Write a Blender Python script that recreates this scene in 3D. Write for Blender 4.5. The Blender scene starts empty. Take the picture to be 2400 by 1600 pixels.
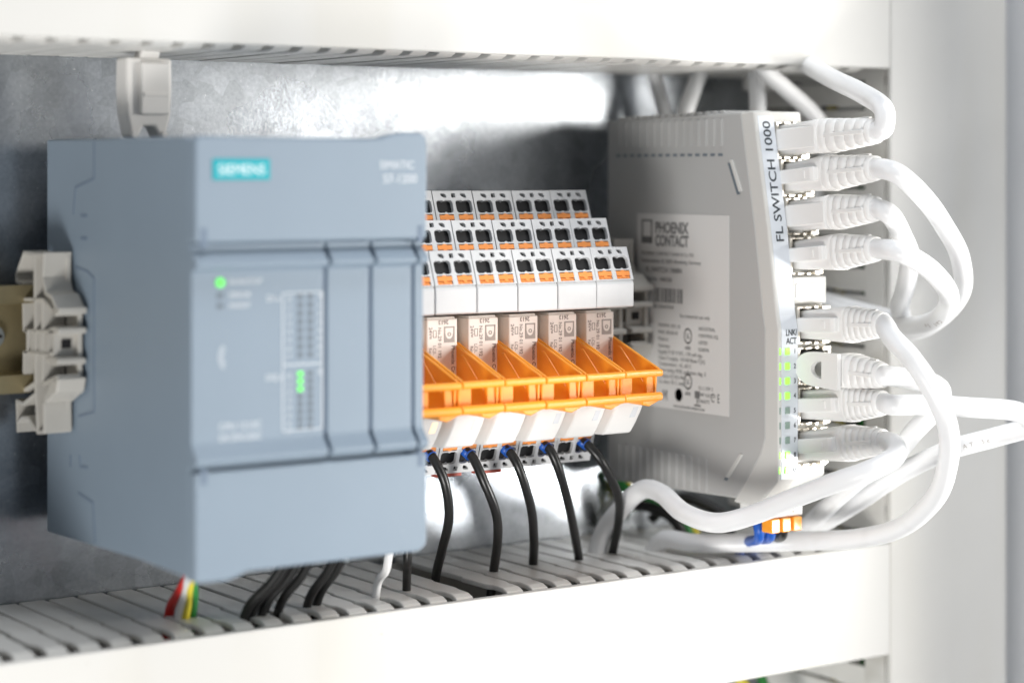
import bpy, math, random
from mathutils import Vector, Matrix
random.seed(7)
S = 0.001                                   # every number below is in millimetres
sc = bpy.context.scene
COL = sc.collection
R = math.radians

# ------------------------------------------------------------------ camera
YAW = R(34.7)
cam_d = bpy.data.cameras.new('camera'); cam = bpy.data.objects.new('camera', cam_d); COL.objects.link(cam)
cam.location = (-217.3*S, -439.1*S, 92.5*S)
cam.rotation_euler = (R(90), 0, -YAW)
cam_d.sensor_width = 36; cam_d.lens = 75.9
cam_d.shift_y = -400/2400
cam_d.clip_start = 0.01; cam_d.clip_end = 50
cam_d.dof.use_dof = True; cam_d.dof.focus_distance = 0.583; cam_d.dof.aperture_fstop = 6.6
cam_d.dof.aperture_blades = 0
sc.camera = cam

# ------------------------------------------------------------------ room light
w = bpy.data.worlds.new('World'); sc.world = w; w.use_nodes = True
nt = w.node_tree; bg = nt.nodes['Background']
bg.inputs[0].default_value = (0.72, 0.75, 0.80, 1); bg.inputs[1].default_value = 0.25

def area(name, loc, target, sx, sy, power, color):
    l = bpy.data.lights.new(name, 'AREA'); l.shape = 'RECTANGLE'; l.size = sx*S; l.size_y = sy*S
    l.energy = power; l.color = color
    o = bpy.data.objects.new(name, l); COL.objects.link(o)
    o.location = Vector(loc)*S
    o.rotation_euler = (Vector(target)-Vector(loc)).to_track_quat('-Z', 'Y').to_euler()
    return o
area('window_light', (575, -450, 130), (165, 60, 90), 150, 290, 2.6, (1.0, 0.965, 0.91))
area('right_fill', (478, -285, -74), (215, 20, 30), 90, 70, 1.6, (1.0, 0.985, 0.96))  # added unseen fill, brightens the right cover and the cables
area('side_light', (-430, -440, -400), (110, 30, 20), 260, 260, 4.9, (1.0, 0.98, 0.95))
area('ceiling_light', (120, -250, 900), (120, 40, 0), 420, 300, 4.8, (0.93, 0.96, 1.0))

sc.view_settings.view_transform = 'Standard'; sc.view_settings.look = 'None'
sc.view_settings.exposure = 0.2; sc.view_settings.gamma = 1

# ------------------------------------------------------------------ materials
def mat(name, col, rough=0.45, metal=0.0, bump=0.0, bscale=4000, var=0.0, vscale=60, emit=None, es=0, coat=0.0, sub=0.0, alpha=None, rvar=0.0):
    m = bpy.data.materials.new(name); m.use_nodes = True
    n = m.node_tree.nodes; L = m.node_tree.links; b = n['Principled BSDF']
    b.inputs['Base Color'].default_value = (*col, 1); b.inputs['Roughness'].default_value = rough
    b.inputs['Metallic'].default_value = metal
    if coat: b.inputs['Coat Weight'].default_value = coat; b.inputs['Coat Roughness'].default_value = 0.15
    if sub:
        b.inputs['Subsurface Weight'].default_value = sub; b.inputs['Subsurface Radius'].default_value = (0.002, 0.0015, 0.001)
        b.inputs['Subsurface Scale'].default_value = 1.0
    if emit: b.inputs['Emission Color'].default_value = (*emit, 1); b.inputs['Emission Strength'].default_value = es
    tc = n.new('ShaderNodeTexCoord')
    if bump:
        t = n.new('ShaderNodeTexNoise'); t.inputs['Scale'].default_value = bscale; t.inputs['Detail'].default_value = 3
        L.new(tc.outputs['Object'], t.inputs['Vector'])
        bp = n.new('ShaderNodeBump'); bp.inputs['Strength'].default_value = bump; bp.inputs['Distance'].default_value = 0.0002
        L.new(t.outputs['Fac'], bp.inputs['Height']); L.new(bp.outputs['Normal'], b.inputs['Normal'])
    if var or rvar:
        t = n.new('ShaderNodeTexNoise'); t.inputs['Scale'].default_value = vscale; t.inputs['Detail'].default_value = 5
        L.new(tc.outputs['Object'], t.inputs['Vector'])
        if var:
            r = n.new('ShaderNodeValToRGB')
            r.color_ramp.elements[0].position = 0.3; r.color_ramp.elements[1].position = 0.7
            r.color_ramp.elements[0].color = (*[c*(1-var) for c in col], 1); r.color_ramp.elements[1].color = (*[min(1, c*(1+var)) for c in col], 1)
            L.new(t.outputs['Fac'], r.inputs['Fac']); L.new(r.outputs['Color'], b.inputs['Base Color'])
        if rvar:
            mr = n.new('ShaderNodeMapRange'); mr.inputs['To Min'].default_value = rough-rvar; mr.inputs['To Max'].default_value = rough+rvar
            mr.inputs['From Min'].default_value = 0.3; mr.inputs['From Max'].default_value = 0.7
            L.new(t.outputs['Fac'], mr.inputs['Value']); L.new(mr.outputs['Result'], b.inputs['Roughness'])
    return m

def zinc_material():
    m = bpy.data.materials.new('galvanised_steel'); m.use_nodes = True
    n = m.node_tree.nodes; L = m.node_tree.links; b = n['Principled BSDF']
    tc = n.new('ShaderNodeTexCoord')
    b.inputs['Metallic'].default_value = 0.92
    big = n.new('ShaderNodeTexNoise'); big.inputs['Scale'].default_value = 22; big.inputs['Detail'].default_value = 6
    fine = n.new('ShaderNodeTexNoise'); fine.inputs['Scale'].default_value = 1100; fine.inputs['Detail'].default_value = 4
    for t in (big, fine): L.new(tc.outputs['Object'], t.inputs['Vector'])
    mx = n.new('ShaderNodeMix'); mx.data_type = 'FLOAT'; mx.inputs[0].default_value = 0.55
    L.new(big.outputs['Fac'], mx.inputs[2]); L.new(fine.outputs['Fac'], mx.inputs[3])
    r = n.new('ShaderNodeValToRGB'); r.color_ramp.elements[0].position = 0.36; r.color_ramp.elements[1].position = 0.66
    r.color_ramp.elements[0].color = (0.36, 0.385, 0.42, 1); r.color_ramp.elements[1].color = (0.48, 0.51, 0.54, 1)
    L.new(mx.outputs[0], r.inputs['Fac'])
    vo = n.new('ShaderNodeTexVoronoi'); vo.inputs['Scale'].default_value = 210; L.new(tc.outputs['Object'], vo.inputs['Vector'])
    bw = n.new('ShaderNodeRGBToBW'); L.new(vo.outputs['Color'], bw.inputs[0])
    sp = n.new('ShaderNodeMapRange'); sp.inputs['To Min'].default_value = 0.86; sp.inputs['To Max'].default_value = 1.12; L.new(bw.outputs[0], sp.inputs['Value'])
    ml = n.new('ShaderNodeMix'); ml.data_type = 'RGBA'; ml.blend_type = 'MULTIPLY'; ml.inputs[0].default_value = 1
    L.new(r.outputs['Color'], ml.inputs[6]); L.new(sp.outputs['Result'], ml.inputs[7]); L.new(ml.outputs[2], b.inputs['Base Color'])
    mr = n.new('ShaderNodeMapRange'); mr.inputs['To Min'].default_value = 0.22; mr.inputs['To Max'].default_value = 0.32
    mr.inputs['From Min'].default_value = 0.3; mr.inputs['From Max'].default_value = 0.7
    L.new(big.outputs['Fac'], mr.inputs['Value']); L.new(mr.outputs['Result'], b.inputs['Roughness'])
    wav = n.new('ShaderNodeTexNoise'); wav.inputs['Scale'].default_value = 16; wav.inputs['Detail'].default_value = 1
    L.new(tc.outputs['Object'], wav.inputs['Vector'])
    b1 = n.new('ShaderNodeBump'); b1.inputs['Strength'].default_value = 0.20; b1.inputs['Distance'].default_value = 0.004
    L.new(wav.outputs['Fac'], b1.inputs['Height'])
    b2 = n.new('ShaderNodeBump'); b2.inputs['Strength'].default_value = 0.10; b2.inputs['Distance'].default_value = 0.0002
    L.new(fine.outputs['Fac'], b2.inputs['Height']); L.new(b1.outputs['Normal'], b2.inputs['Normal'])
    L.new(b2.outputs['Normal'], b.inputs['Normal'])
    return m

M = dict(
 zinc=zinc_material(),
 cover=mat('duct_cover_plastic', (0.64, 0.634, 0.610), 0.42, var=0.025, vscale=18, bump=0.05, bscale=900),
 duct=mat('duct_grey_plastic', (0.70, 0.69, 0.66), 0.38, var=0.05, vscale=90, bump=0.1, bscale=1500),
 wall=mat('painted_side_wall', (0.92, 0.93, 0.95), 0.6, var=0.05, vscale=8),
 plc=mat('blue_grey_plastic', (0.225, 0.285, 0.35), 0.46, bump=0.25, bscale=5200, var=0.02, vscale=40),
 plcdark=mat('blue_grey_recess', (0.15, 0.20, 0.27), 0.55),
 teal=mat('teal_plate', (0.0, 0.36, 0.42), 0.4),
 tealt=mat('pale_print', (0.80, 0.88, 0.90), 0.5),
 print=mat('light_grey_print', (0.66, 0.70, 0.74), 0.5),
 ledoff=mat('unlit_led', (0.16, 0.19, 0.22), 0.3),
 green=mat('green_led', (0.1, 0.6, 0.1), 0.3, emit=(0.16, 1.0, 0.12), es=0.75),
 lime=mat('lime_led', (0.3, 0.8, 0.1), 0.3, emit=(0.30, 1.0, 0.06), es=1.0),
 dullgreen=mat('dull_led_window', (0.28, 0.38, 0.33), 0.3),
 mod=mat('relay_base_plastic', (0.60, 0.605, 0.61), 0.45, var=0.03, vscale=200, bump=0.08, bscale=3000),
 black=mat('black_cavity_shade', (0.004, 0.004, 0.005), 0.7),
 orangeb=mat('orange_button', (0.86, 0.30, 0.07), 0.4, bump=0.05),
 orange=mat('orange_lever_plastic', (1.0, 0.38, 0.03), 0.33, sub=0.12, coat=0.2),
 beige=mat('relay_beige_plastic', (0.97, 0.92, 0.86), 0.42),
 beigeprint=mat('taupe_print', (0.30, 0.25, 0.23), 0.6),
 logog=mat('soft_taupe_print', (0.46, 0.42, 0.39), 0.6),
 white=mat('white_plastic', (0.80, 0.79, 0.77), 0.35),
 amber=mat('lit_amber_window', (0.8, 0.7, 0.55), 0.3, emit=(1.0, 0.74, 0.42), es=0.6),
 clear=mat('unlit_window', (0.70, 0.73, 0.76), 0.2),
 red=mat('red_plastic', (0.45, 0.08, 0.05), 0.5),
 blue=mat('blue_sleeve', (0.01, 0.10, 0.48), 0.4),
 wire=mat('black_wire_insulation', (0.012, 0.012, 0.012), 0.34),
 redw=mat('red_wire_insulation', (0.62, 0.02, 0.015), 0.4),
 whitew=mat('white_wire_insulation', (0.74, 0.74, 0.74), 0.4),
 yellow=mat('yellow_stripe', (0.72, 0.60, 0.05), 0.4),
 greenw=mat('green_stripe', (0.03, 0.24, 0.05), 0.4),
 cable=mat('white_cable_jacket', (0.88, 0.885, 0.89), 0.36, bump=0.04, bscale=1800),
 boot=mat('white_boot_rubber', (0.87, 0.865, 0.85), 0.40),
 sw=mat('switch_grey_plastic', (0.46, 0.46, 0.452), 0.5, bump=0.12, bscale=3500),
 bezel=mat('pale_grey_bezel', (0.64, 0.635, 0.61), 0.42),
 strip=mat('front_foil', (0.70, 0.74, 0.79), 0.35),
 ink=mat('dark_ink', (0.035, 0.045, 0.055), 0.55),
 label=mat('sticker_paper', (0.68, 0.67, 0.655), 0.5),
 labelink=mat('grey_ink', (0.17, 0.17, 0.17), 0.6),
 shield=mat('nickel_shield', (0.80, 0.76, 0.68), 0.28, metal=0.75),
 clamp=mat('clamp_grey_plastic', (0.47, 0.455, 0.42), 0.42, var=0.04, vscale=150),
 clip=mat('clip_beige_plastic', (0.74, 0.725, 0.70), 0.4),
 rail=mat('yellow_zinc_rail', (0.42, 0.36, 0.22), 0.36, metal=0.8, var=0.25, vscale=45),
 steel=mat('screw_steel', (0.5, 0.55, 0.58), 0.3, metal=0.9),
)

def stain_or_reflection(m, tint, sx, sy, sz, amount, lo=0.52, hi=0.62):
    # faint handling marks; on the cover also cream reflection bands painted in
    n = m.node_tree.nodes; L = m.node_tree.links; b = n['Principled BSDF']
    src = b.inputs['Base Color'].links[0].from_socket if b.inputs['Base Color'].links else None
    tc = n.new('ShaderNodeTexCoord'); mp = n.new('ShaderNodeMapping'); mp.inputs['Scale'].default_value = (sx, sy, sz)
    t = n.new('ShaderNodeTexNoise'); t.inputs['Scale'].default_value = 1.0; t.inputs['Detail'].default_value = 2
    L.new(tc.outputs['Object'], mp.inputs['Vector']); L.new(mp.outputs['Vector'], t.inputs['Vector'])
    r = n.new('ShaderNodeMapRange'); r.inputs['From Min'].default_value = lo; r.inputs['From Max'].default_value = hi; r.inputs['To Max'].default_value = amount
    L.new(t.outputs['Fac'], r.inputs['Value'])
    mx = n.new('ShaderNodeMix'); mx.data_type = 'RGBA'; mx.inputs[7].default_value = (*tint, 1)
    if src: L.new(src, mx.inputs[6])
    else: mx.inputs[6].default_value = b.inputs['Base Color'].default_value
    L.new(r.outputs['Result'], mx.inputs[0]); L.new(mx.outputs[2], b.inputs['Base Color'])
stain_or_reflection(M['cover'], (0.58, 0.55, 0.47), 26, 26, 3, 0.22)  # cream bands of reflected light painted into the cover colour
stain_or_reflection(M['cover'], (0.40, 0.38, 0.34), 700, 700, 700, 0.4, 0.76, 0.79)
stain_or_reflection(M['plc'], (0.33, 0.39, 0.45), 700, 700, 700, 0.45, 0.72, 0.77)
stain_or_reflection(M['zinc'], (0.85, 0.85, 0.85), 1500, 1500, 900, 0.8, 0.73, 0.77)
stain_or_reflection(M['duct'], (0.46, 0.44, 0.39), 60, 30, 60, 0.5, 0.5, 0.65)
stain_or_reflection(M['cable'], (0.66, 0.65, 0.62), 90, 90, 90, 0.3, 0.55, 0.75)

# ------------------------------------------------------------------ helpers
def tag(o, label=None, cat=None, group=None, kind=None):
    if label: o['label'] = label
    if cat: o['category'] = cat
    if group: o['group'] = group
    if kind: o['kind'] = kind
    return o
def empty(name, loc=(0, 0, 0), **k):
    o = bpy.data.objects.new(name, None); o.empty_display_size = 0.005; COL.objects.link(o)
    o.location = Vector(loc)*S
    return tag(o, **k)

class MB:
    def __init__(s): s.v = []; s.f = []; s.sm = []
    def add(s, vs, fs, mtx=None, smooth=False):
        b = len(s.v)
        for p in vs:
            p = Vector(p)
            if mtx is not None: p = mtx @ p
            s.v.append(p)
        for f in fs: s.f.append([i+b for i in f]); s.sm.append(smooth)
        return s
    def box(s, x0, x1, y0, y1, z0, z1, mtx=None):
        vs = [(x, y, z) for x in (x0, x1) for y in (y0, y1) for z in (z0, z1)]
        return s.add(vs, [(0, 1, 3, 2), (4, 6, 7, 5), (0, 4, 5, 1), (2, 3, 7, 6), (0, 2, 6, 4), (1, 5, 7, 3)], mtx)
    def prism(s, poly, a0, a1, axis='X', mtx=None):
        """polygon (p,q) extruded along an axis. X: (Y,Z); Y: (X,Z); Z: (X,Y)"""
        def P(a, p, q): return {'X': (a, p, q), 'Y': (p, a, q), 'Z': (p, q, a)}[axis]
        n = len(poly)
        vs = [P(a0, *t) for t in poly]+[P(a1, *t) for t in poly]
        fs = [tuple(range(n)), tuple(range(2*n-1, n-1, -1))]+[(i, i+n, (i+1) % n+n, (i+1) % n) for i in range(n)]
        return s.add(vs, fs, mtx)
    def tube(s, pts, r, seg=14, res=6, caps=True, rf=None):
        P = catmull([Vector(p) for p in pts], res)
        n = len(P); up = None; vs = []
        for i, p in enumerate(P):
            t = (P[min(i+1, n-1)]-P[max(i-1, 0)]).normalized()
            if up is None:
                up = t.orthogonal().normalized()
            up = (up-t*up.dot(t)).normalized(); si = t.cross(up)
            rr = r if rf is None else rf(i/(n-1))*r
            for k in range(seg):
                a = 2*math.pi*k/seg
                vs.append(p+(up*math.cos(a)+si*math.sin(a))*rr)
        fs = [(i*seg+k, i*seg+(k+1) % seg, (i+1)*seg+(k+1) % seg, (i+1)*seg+k) for i in range(n-1) for k in range(seg)]
        s.add(vs, fs, None, True)
        if caps:
            b = len(s.v)-len(vs)
            s.f.append([b+k for k in range(seg)][::-1]); s.sm.append(False)
            s.f.append([b+(n-1)*seg+k for k in range(seg)]); s.sm.append(False)
        return s
    def cyl(s, p0, p1, r0, r1=None, seg=20, mtx=None):
        r1 = r0 if r1 is None else r1
        p0, p1 = Vector(p0), Vector(p1); t = (p1-p0).normalized(); u = t.orthogonal().normalized(); w_ = t.cross(u)
        vs = []
        for p, r in ((p0, r0), (p1, r1)):
            for k in range(seg):
                a = 2*math.pi*k/seg; vs.append(p+(u*math.cos(a)+w_*math.sin(a))*r)
        b = len(s.v)
        s.add(vs, [(k, (k+1) % seg, (k+1) % seg+seg, k+seg) for k in range(seg)], mtx, True)
        s.f.append([b+k for k in range(seg)][::-1]); s.sm.append(False)
        s.f.append([b+seg+k for k in range(seg)]); s.sm.append(False)
        return s
    def ribbon(s, line, th, x0, x1):
        """a bent wall: polyline in (Y,Z), thickness th, extruded from x0 to x1"""
        L = [Vector((0, *p)) for p in line]; n = len(L); A = []; B = []
        for i in range(n):
            ds = []
            if i: ds.append((L[i]-L[i-1]).normalized())
            if i < n-1: ds.append((L[i+1]-L[i]).normalized())
            d = sum(ds, Vector()).normalized(); nn = Vector((0, -d.z, d.y)); k = 1/max(0.5, nn.dot(Vector((0, -ds[0].z, ds[0].y))))
            A.append(L[i]+nn*th/2*k); B.append(L[i]-nn*th/2*k)
        vs = []
        for a, b_ in zip(A, B):
            vs += [(x0, a.y, a.z), (x1, a.y, a.z), (x1, b_.y, b_.z), (x0, b_.y, b_.z)]
        fs = [(0, 1, 2, 3), tuple(4*(n-1)+k for k in (3, 2, 1, 0))]
        for i in range(n-1):
            for k in range(4):
                fs.append((4*i+k, 4*i+4+k, 4*i+4+(k+1) % 4, 4*i+(k+1) % 4))
        return s.add(vs, fs)
    def loft(s, secs, seg=24, mtx=None, smooth=True, p=3.2):
        """sections (y, cx, cz, hx, hz, power): superellipse rings along -Y"""
        vs = []
        for q in secs:
            y, cx, cz, hx, hz = q[:5]; pw = q[5] if len(q) > 5 else p
            for k in range(seg):
                a = 2*math.pi*k/seg; c_, s_ = math.cos(a), math.sin(a)
                vs.append((cx+hx*math.copysign(abs(c_)**(2/pw), c_), y, cz+hz*math.copysign(abs(s_)**(2/pw), s_)))
        n = len(secs); b = len(s.v)
        s.add(vs, [(i*seg+k, i*seg+(k+1) % seg, (i+1)*seg+(k+1) % seg, (i+1)*seg+k) for i in range(n-1) for k in range(seg)], mtx, smooth)
        s.f.append([b+k for k in range(seg)][::-1]); s.sm.append(False)
        s.f.append([b+(n-1)*seg+k for k in range(seg)]); s.sm.append(False)
        return s
    def mesh(s, name, m):
        me = bpy.data.meshes.new(name); me.from_pydata([tuple(v*S) for v in s.v], [], s.f)
        import bmesh
        bm = bmesh.new(); bm.from_mesh(me); bmesh.ops.recalc_face_normals(bm, faces=bm.faces); bm.to_mesh(me); bm.free()
        me.polygons.foreach_set('use_smooth', s.sm); me.materials.append(m); me.update()
        return me
    def build(s, name, m, parent=None, bevel=0.0, seg=2, **k):
        return link(name, s.mesh(name, m), parent, bevel, seg, **k)

def link(name, me, parent=None, bevel=0.0, seg=2, **k):
    o = bpy.data.objects.new(name, me); COL.objects.link(o)
    if parent: o.parent = parent; 
    if parent and parent.type == 'EMPTY' and parent.get('_w'): pass
    if bevel:
        b = o.modifiers.new('edge', 'BEVEL'); b.width = bevel*S; b.segments = seg; b.limit_method = 'ANGLE'; b.angle_limit = R(38)
        b.harden_normals = False
    return tag(o, **k)

def catmull(P, res):
    if len(P) < 3: return [P[0].lerp(P[-1], i/res) for i in range(res+1)]
    out = []
    Q = [P[0]*2-P[1]]+P+[P[-1]*2-P[-2]]
    for i in range(1, len(Q)-2):
        p0, p1, p2, p3 = Q[i-1:i+3]
        for j in range(res):
            t = j/res
            out.append(0.5*((2*p1)+(p2-p0)*t+(2*p0-5*p1+4*p2-p3)*t*t+(3*p1-p0-3*p2+p3)*t**3))
    out.append(P[-1]); return out

def frame(o, x, y):
    x = Vector(x).normalized(); y = Vector(y).normalized(); z = x.cross(y)
    m = Matrix((x, y, z)).transposed().to_4x4(); m.translation = Vector(o)
    return m

def flat_curve(splines, th):
    """filled 2D outline with holes, given thickness -> mesh verts (mm) and faces, z from -th to 0"""
    cu = bpy.data.curves.new('tmp', 'CURVE'); cu.dimensions = '2D'; cu.fill_mode = 'BOTH'; cu.extrude = th/2
    for sp in splines:
        q = cu.splines.new('POLY'); q.points.add(len(sp)-1)
        for i, (x, y) in enumerate(sp): q.points[i].co = (x, y, 0, 1)
        q.use_cyclic_u = True
    o = bpy.data.objects.new('tmp', cu); COL.objects.link(o)
    me = bpy.data.meshes.new_from_object(o.evaluated_get(bpy.context.evaluated_depsgraph_get()))
    vs = [(v.co.x, v.co.y, v.co.z-th/2) for v in me.vertices]; fs = [tuple(p.vertices) for p in me.polygons]
    bpy.data.objects.remove(o); bpy.data.curves.remove(cu); bpy.data.meshes.remove(me)
    return vs, fs
def text_geo(body, size, align='LEFT', spacing=1.0, th=0.06, bold=0.0):
    cu = bpy.data.curves.new('tmp', 'FONT'); cu.body = body; cu.size = size; cu.align_x = align; cu.extrude = th/2
    cu.space_character = spacing; cu.offset = bold; cu.resolution_u = 3
    o = bpy.data.objects.new('tmp', cu); COL.objects.link(o)
    me = bpy.data.meshes.new_from_object(o.evaluated_get(bpy.context.evaluated_depsgraph_get()))
    vs = [tuple(v.co) for v in me.vertices]; fs = [tuple(p.vertices) for p in me.polygons]
    bpy.data.objects.remove(o); bpy.data.curves.remove(cu); bpy.data.meshes.remove(me)
    return vs, fs
def rounded(x0, x1, y0, y1, r, n=4):
    out = []
    for cx, cy, a0 in ((x1-r, y0+r, -90), (x1-r, y1-r, 0), (x0+r, y1-r, 90), (x0+r, y0+r, 180)):
        for i in range(n+1):
            a = R(a0+90*i/n); out.append((cx+r*math.cos(a), cy+r*math.sin(a)))
    return out
FX = ((1, 0, 0), (0, 0, 1))           # reads on a surface facing -Y
def lettering(lines, m, parent, name='lettering', xa=FX[0], ya=FX[1]):
    """lines: (text, size, origin, align[, bold])"""
    b = MB()
    for L in lines:
        vs, fs = text_geo(L[0], L[1], L[3] if len(L) > 3 else 'LEFT', 1.0, 0.06, L[4] if len(L) > 4 else 0.0)
        b.add(vs, fs, frame(L[2], xa, ya))
    return b.build(name, m, parent)

# ================================================================== SETTING
MB().box(-260, 420, 95, 97, -160, 260).build('back_wall', M['zinc'], kind='structure')
MB().box(345, 348, -120, 95, -160, 260).build('side_wall', M['wall'], kind='structure')

# ------------------------------------------------------------------ wiring ducts
def finger_mesh(flip):
    secs = [(0, -2.7, 2.7, -1.6), (0.8, -2.7, 2.7, -0.8), (2.6, -2.7, 2.7, -0.15), (5, -2.7, 2.7, 0), (7.4, -2.7, 2.7, 0), (9.6, -3.75, 3.4, 0), (20.5, -3.75, 3.4, 0),
            (22.2, -3.1, 4.05, 0), (57.5, -3.1, 4.05, 0)]
    vs = []
    for d, a, b_, dz in secs:
        for x, z in ((a, dz), (b_, dz), (b_, dz-1.5), (a, dz-1.5)):
            vs.append((x, d, z*(-1 if flip else 1)))
    n = len(secs)
    fs = [(0, 1, 2, 3), tuple(4*(n-1)+k for k in (3, 2, 1, 0))]+[(4*i+k, 4*i+4+k, 4*i+4+(k+1) % 4, 4*i+(k+1) % 4) for i in range(n-1) for k in range(4)]
    return MB().add(vs, fs).mesh('finger', M['duct'])
PITCH = 8.15
def horizontal_duct(name, label, z_side, z_far, phase, flip, skip=()):
    t = empty(name, (0, 36, z_side), label=label, cat='wiring duct')
    sgn = 1 if flip else -1
    fm = finger_mesh(flip)
    i = 0; x = phase
    while x < 246:
        if i not in skip:
            o = link('finger', fm, t, bevel=0.38, seg=2)
            o.location = Vector((x, 0.6+random.uniform(-.15, .15), random.uniform(-.12, .12)))*S
            o.rotation_euler = (R(2.2 if flip else 0)*-1 if False else 0, 0, R(random.uniform(-.25, .25)))
        x += PITCH; i += 1
    zl = z_far-z_side
    lo, hi = sorted((sgn*1.8, zl))
    # cover: outer face at Y=33.4..35, local y = Y-36
    zc0, zc1 = sorted((sgn*0.9, zl))
    b = MB().box(-260, 249.3, -2.6, -1.0, zc0, zc1)
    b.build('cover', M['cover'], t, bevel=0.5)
    MB().box(-260, 249.3, -0.8, 0.5, min(sgn*1.1, sgn*3.4), max(sgn*1.1, sgn*3.4)).build('rim', M['duct'], t, bevel=0.3)
    f0, f1 = sorted((zl, zl-sgn*1.6))
    MB().box(-260, 248, 0.8, 57, f0, f1).build('far_side', M['duct'], t)
    b0, b1 = sorted((sgn*1.7, zl-sgn*1.8))
    MB().box(-260, 248, 57.2, 58.6, b0, b1).build('base', M['duct'], t)
    return t
horizontal_duct('wiring_duct', 'pale slotted wiring duct running along the top of the opening, above the devices', 122.4, 172, 67.35-PITCH*22, True)
horizontal_duct('wiring_duct', 'pale slotted wiring duct below the devices, black wires dropping into its slots', -19.4, -54, 105.4-PITCH*24, False, skip=(24,))

# vertical duct at the right
t = empty('wiring_duct', (250, 36, 40), label='upright pale wiring duct at the right edge, its wide blank cover facing out', cat='wiring duct')
def vertical_finger():
    secs = [(0, -2.7, 2.7), (7.4, -2.7, 2.7), (9.6, -3.5, 3.5), (20.5, -3.5, 3.5), (22.2, -3.0, 4.0), (57.5, -3.0, 4.0)]
    vs = []
    for d, a, b_ in secs:
        for x, z in ((0, a), (1.5, a), (1.5, b_), (0, b_)): vs.append((x, d, z))
    n = len(secs)
    fs = [(0, 1, 2, 3), tuple(4*(n-1)+k for k in (3, 2, 1, 0))]+[(4*i+k, 4*i+4+k, 4*i+4+(k+1) % 4, 4*i+(k+1) % 4) for i in range(n-1) for k in range(4)]
    return MB().add(vs, fs).mesh('finger', M['duct'])
vf = vertical_finger()
for i in range(39):
    if i in (4, 13, 28): continue
    o = link('finger', vf, t, bevel=0.25); o.location = Vector((0.4, 0.6, -128+i*PITCH))*S
    o.rotation_euler = (R(random.uniform(-.4, .4)), 0, 0)
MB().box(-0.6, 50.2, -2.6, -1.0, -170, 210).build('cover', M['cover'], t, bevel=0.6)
MB().box(0.3, 2.2, -0.8, 0.5, -170, 210).box(-0.3, 0.36, 0.5, 9.0, -170, 210).build('rim', M['duct'], t, bevel=0.3)
MB().box(47.8, 49.4, 0.8, 57, -170, 210).build('far_side', M['duct'], t)
MB().box(2, 47.6, 57.2, 58.6, -170, 210).build('base', M['duct'], t)
# wires packed inside the upright duct, seen through its slots
k = 0
for (x, y, m, lab) in ((257, 47, 'wire', 'black wire inside the upright duct, nearest its slots'), (260, 56, 'greenw', 'green wire inside the upright duct, seen through the slots'),
                  (256, 64, 'yellow', 'yellow wire inside the upright duct, behind the slots'), (259, 74, 'wire', 'black wire deep inside the upright duct'),
                  (257, 84, 'whitew', 'white wire at the back of the upright duct')):
    MB().tube([(x+random.uniform(-1, 1), y+random.uniform(-3, 3), z) for z in range(-150, 200, 38)], 1.7, 8, 4).build('duct_wire', M[m],
        label=lab, cat='wire', group='wires inside the upright duct')

# ------------------------------------------------------------------ mounting rail
t = empty('mounting_rail', (0, 80, 50), label='yellow zinc mounting rail behind the devices, bare end at the left', cat='rail')
pr = [(0, 13.6), (0, 9.5), (6, 9.0), (6, -9.0), (0, -9.5), (0, -13.6)]
MB().ribbon(pr, 1.0, -150, 240).build('profile', M['rail'], t)
b = MB().cyl((-14.5, 5.4, 0.6), (-14.5, 3.6, 0.6), 3.2, 2.9, 24)
sc_ = b.build('screw', M['steel'], t, bevel=0.2)
MB().box(-16.6, -12.4, 3.4, 3.7, 0.2, 1.0).build('screw_slot', M['black'], t)

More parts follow.
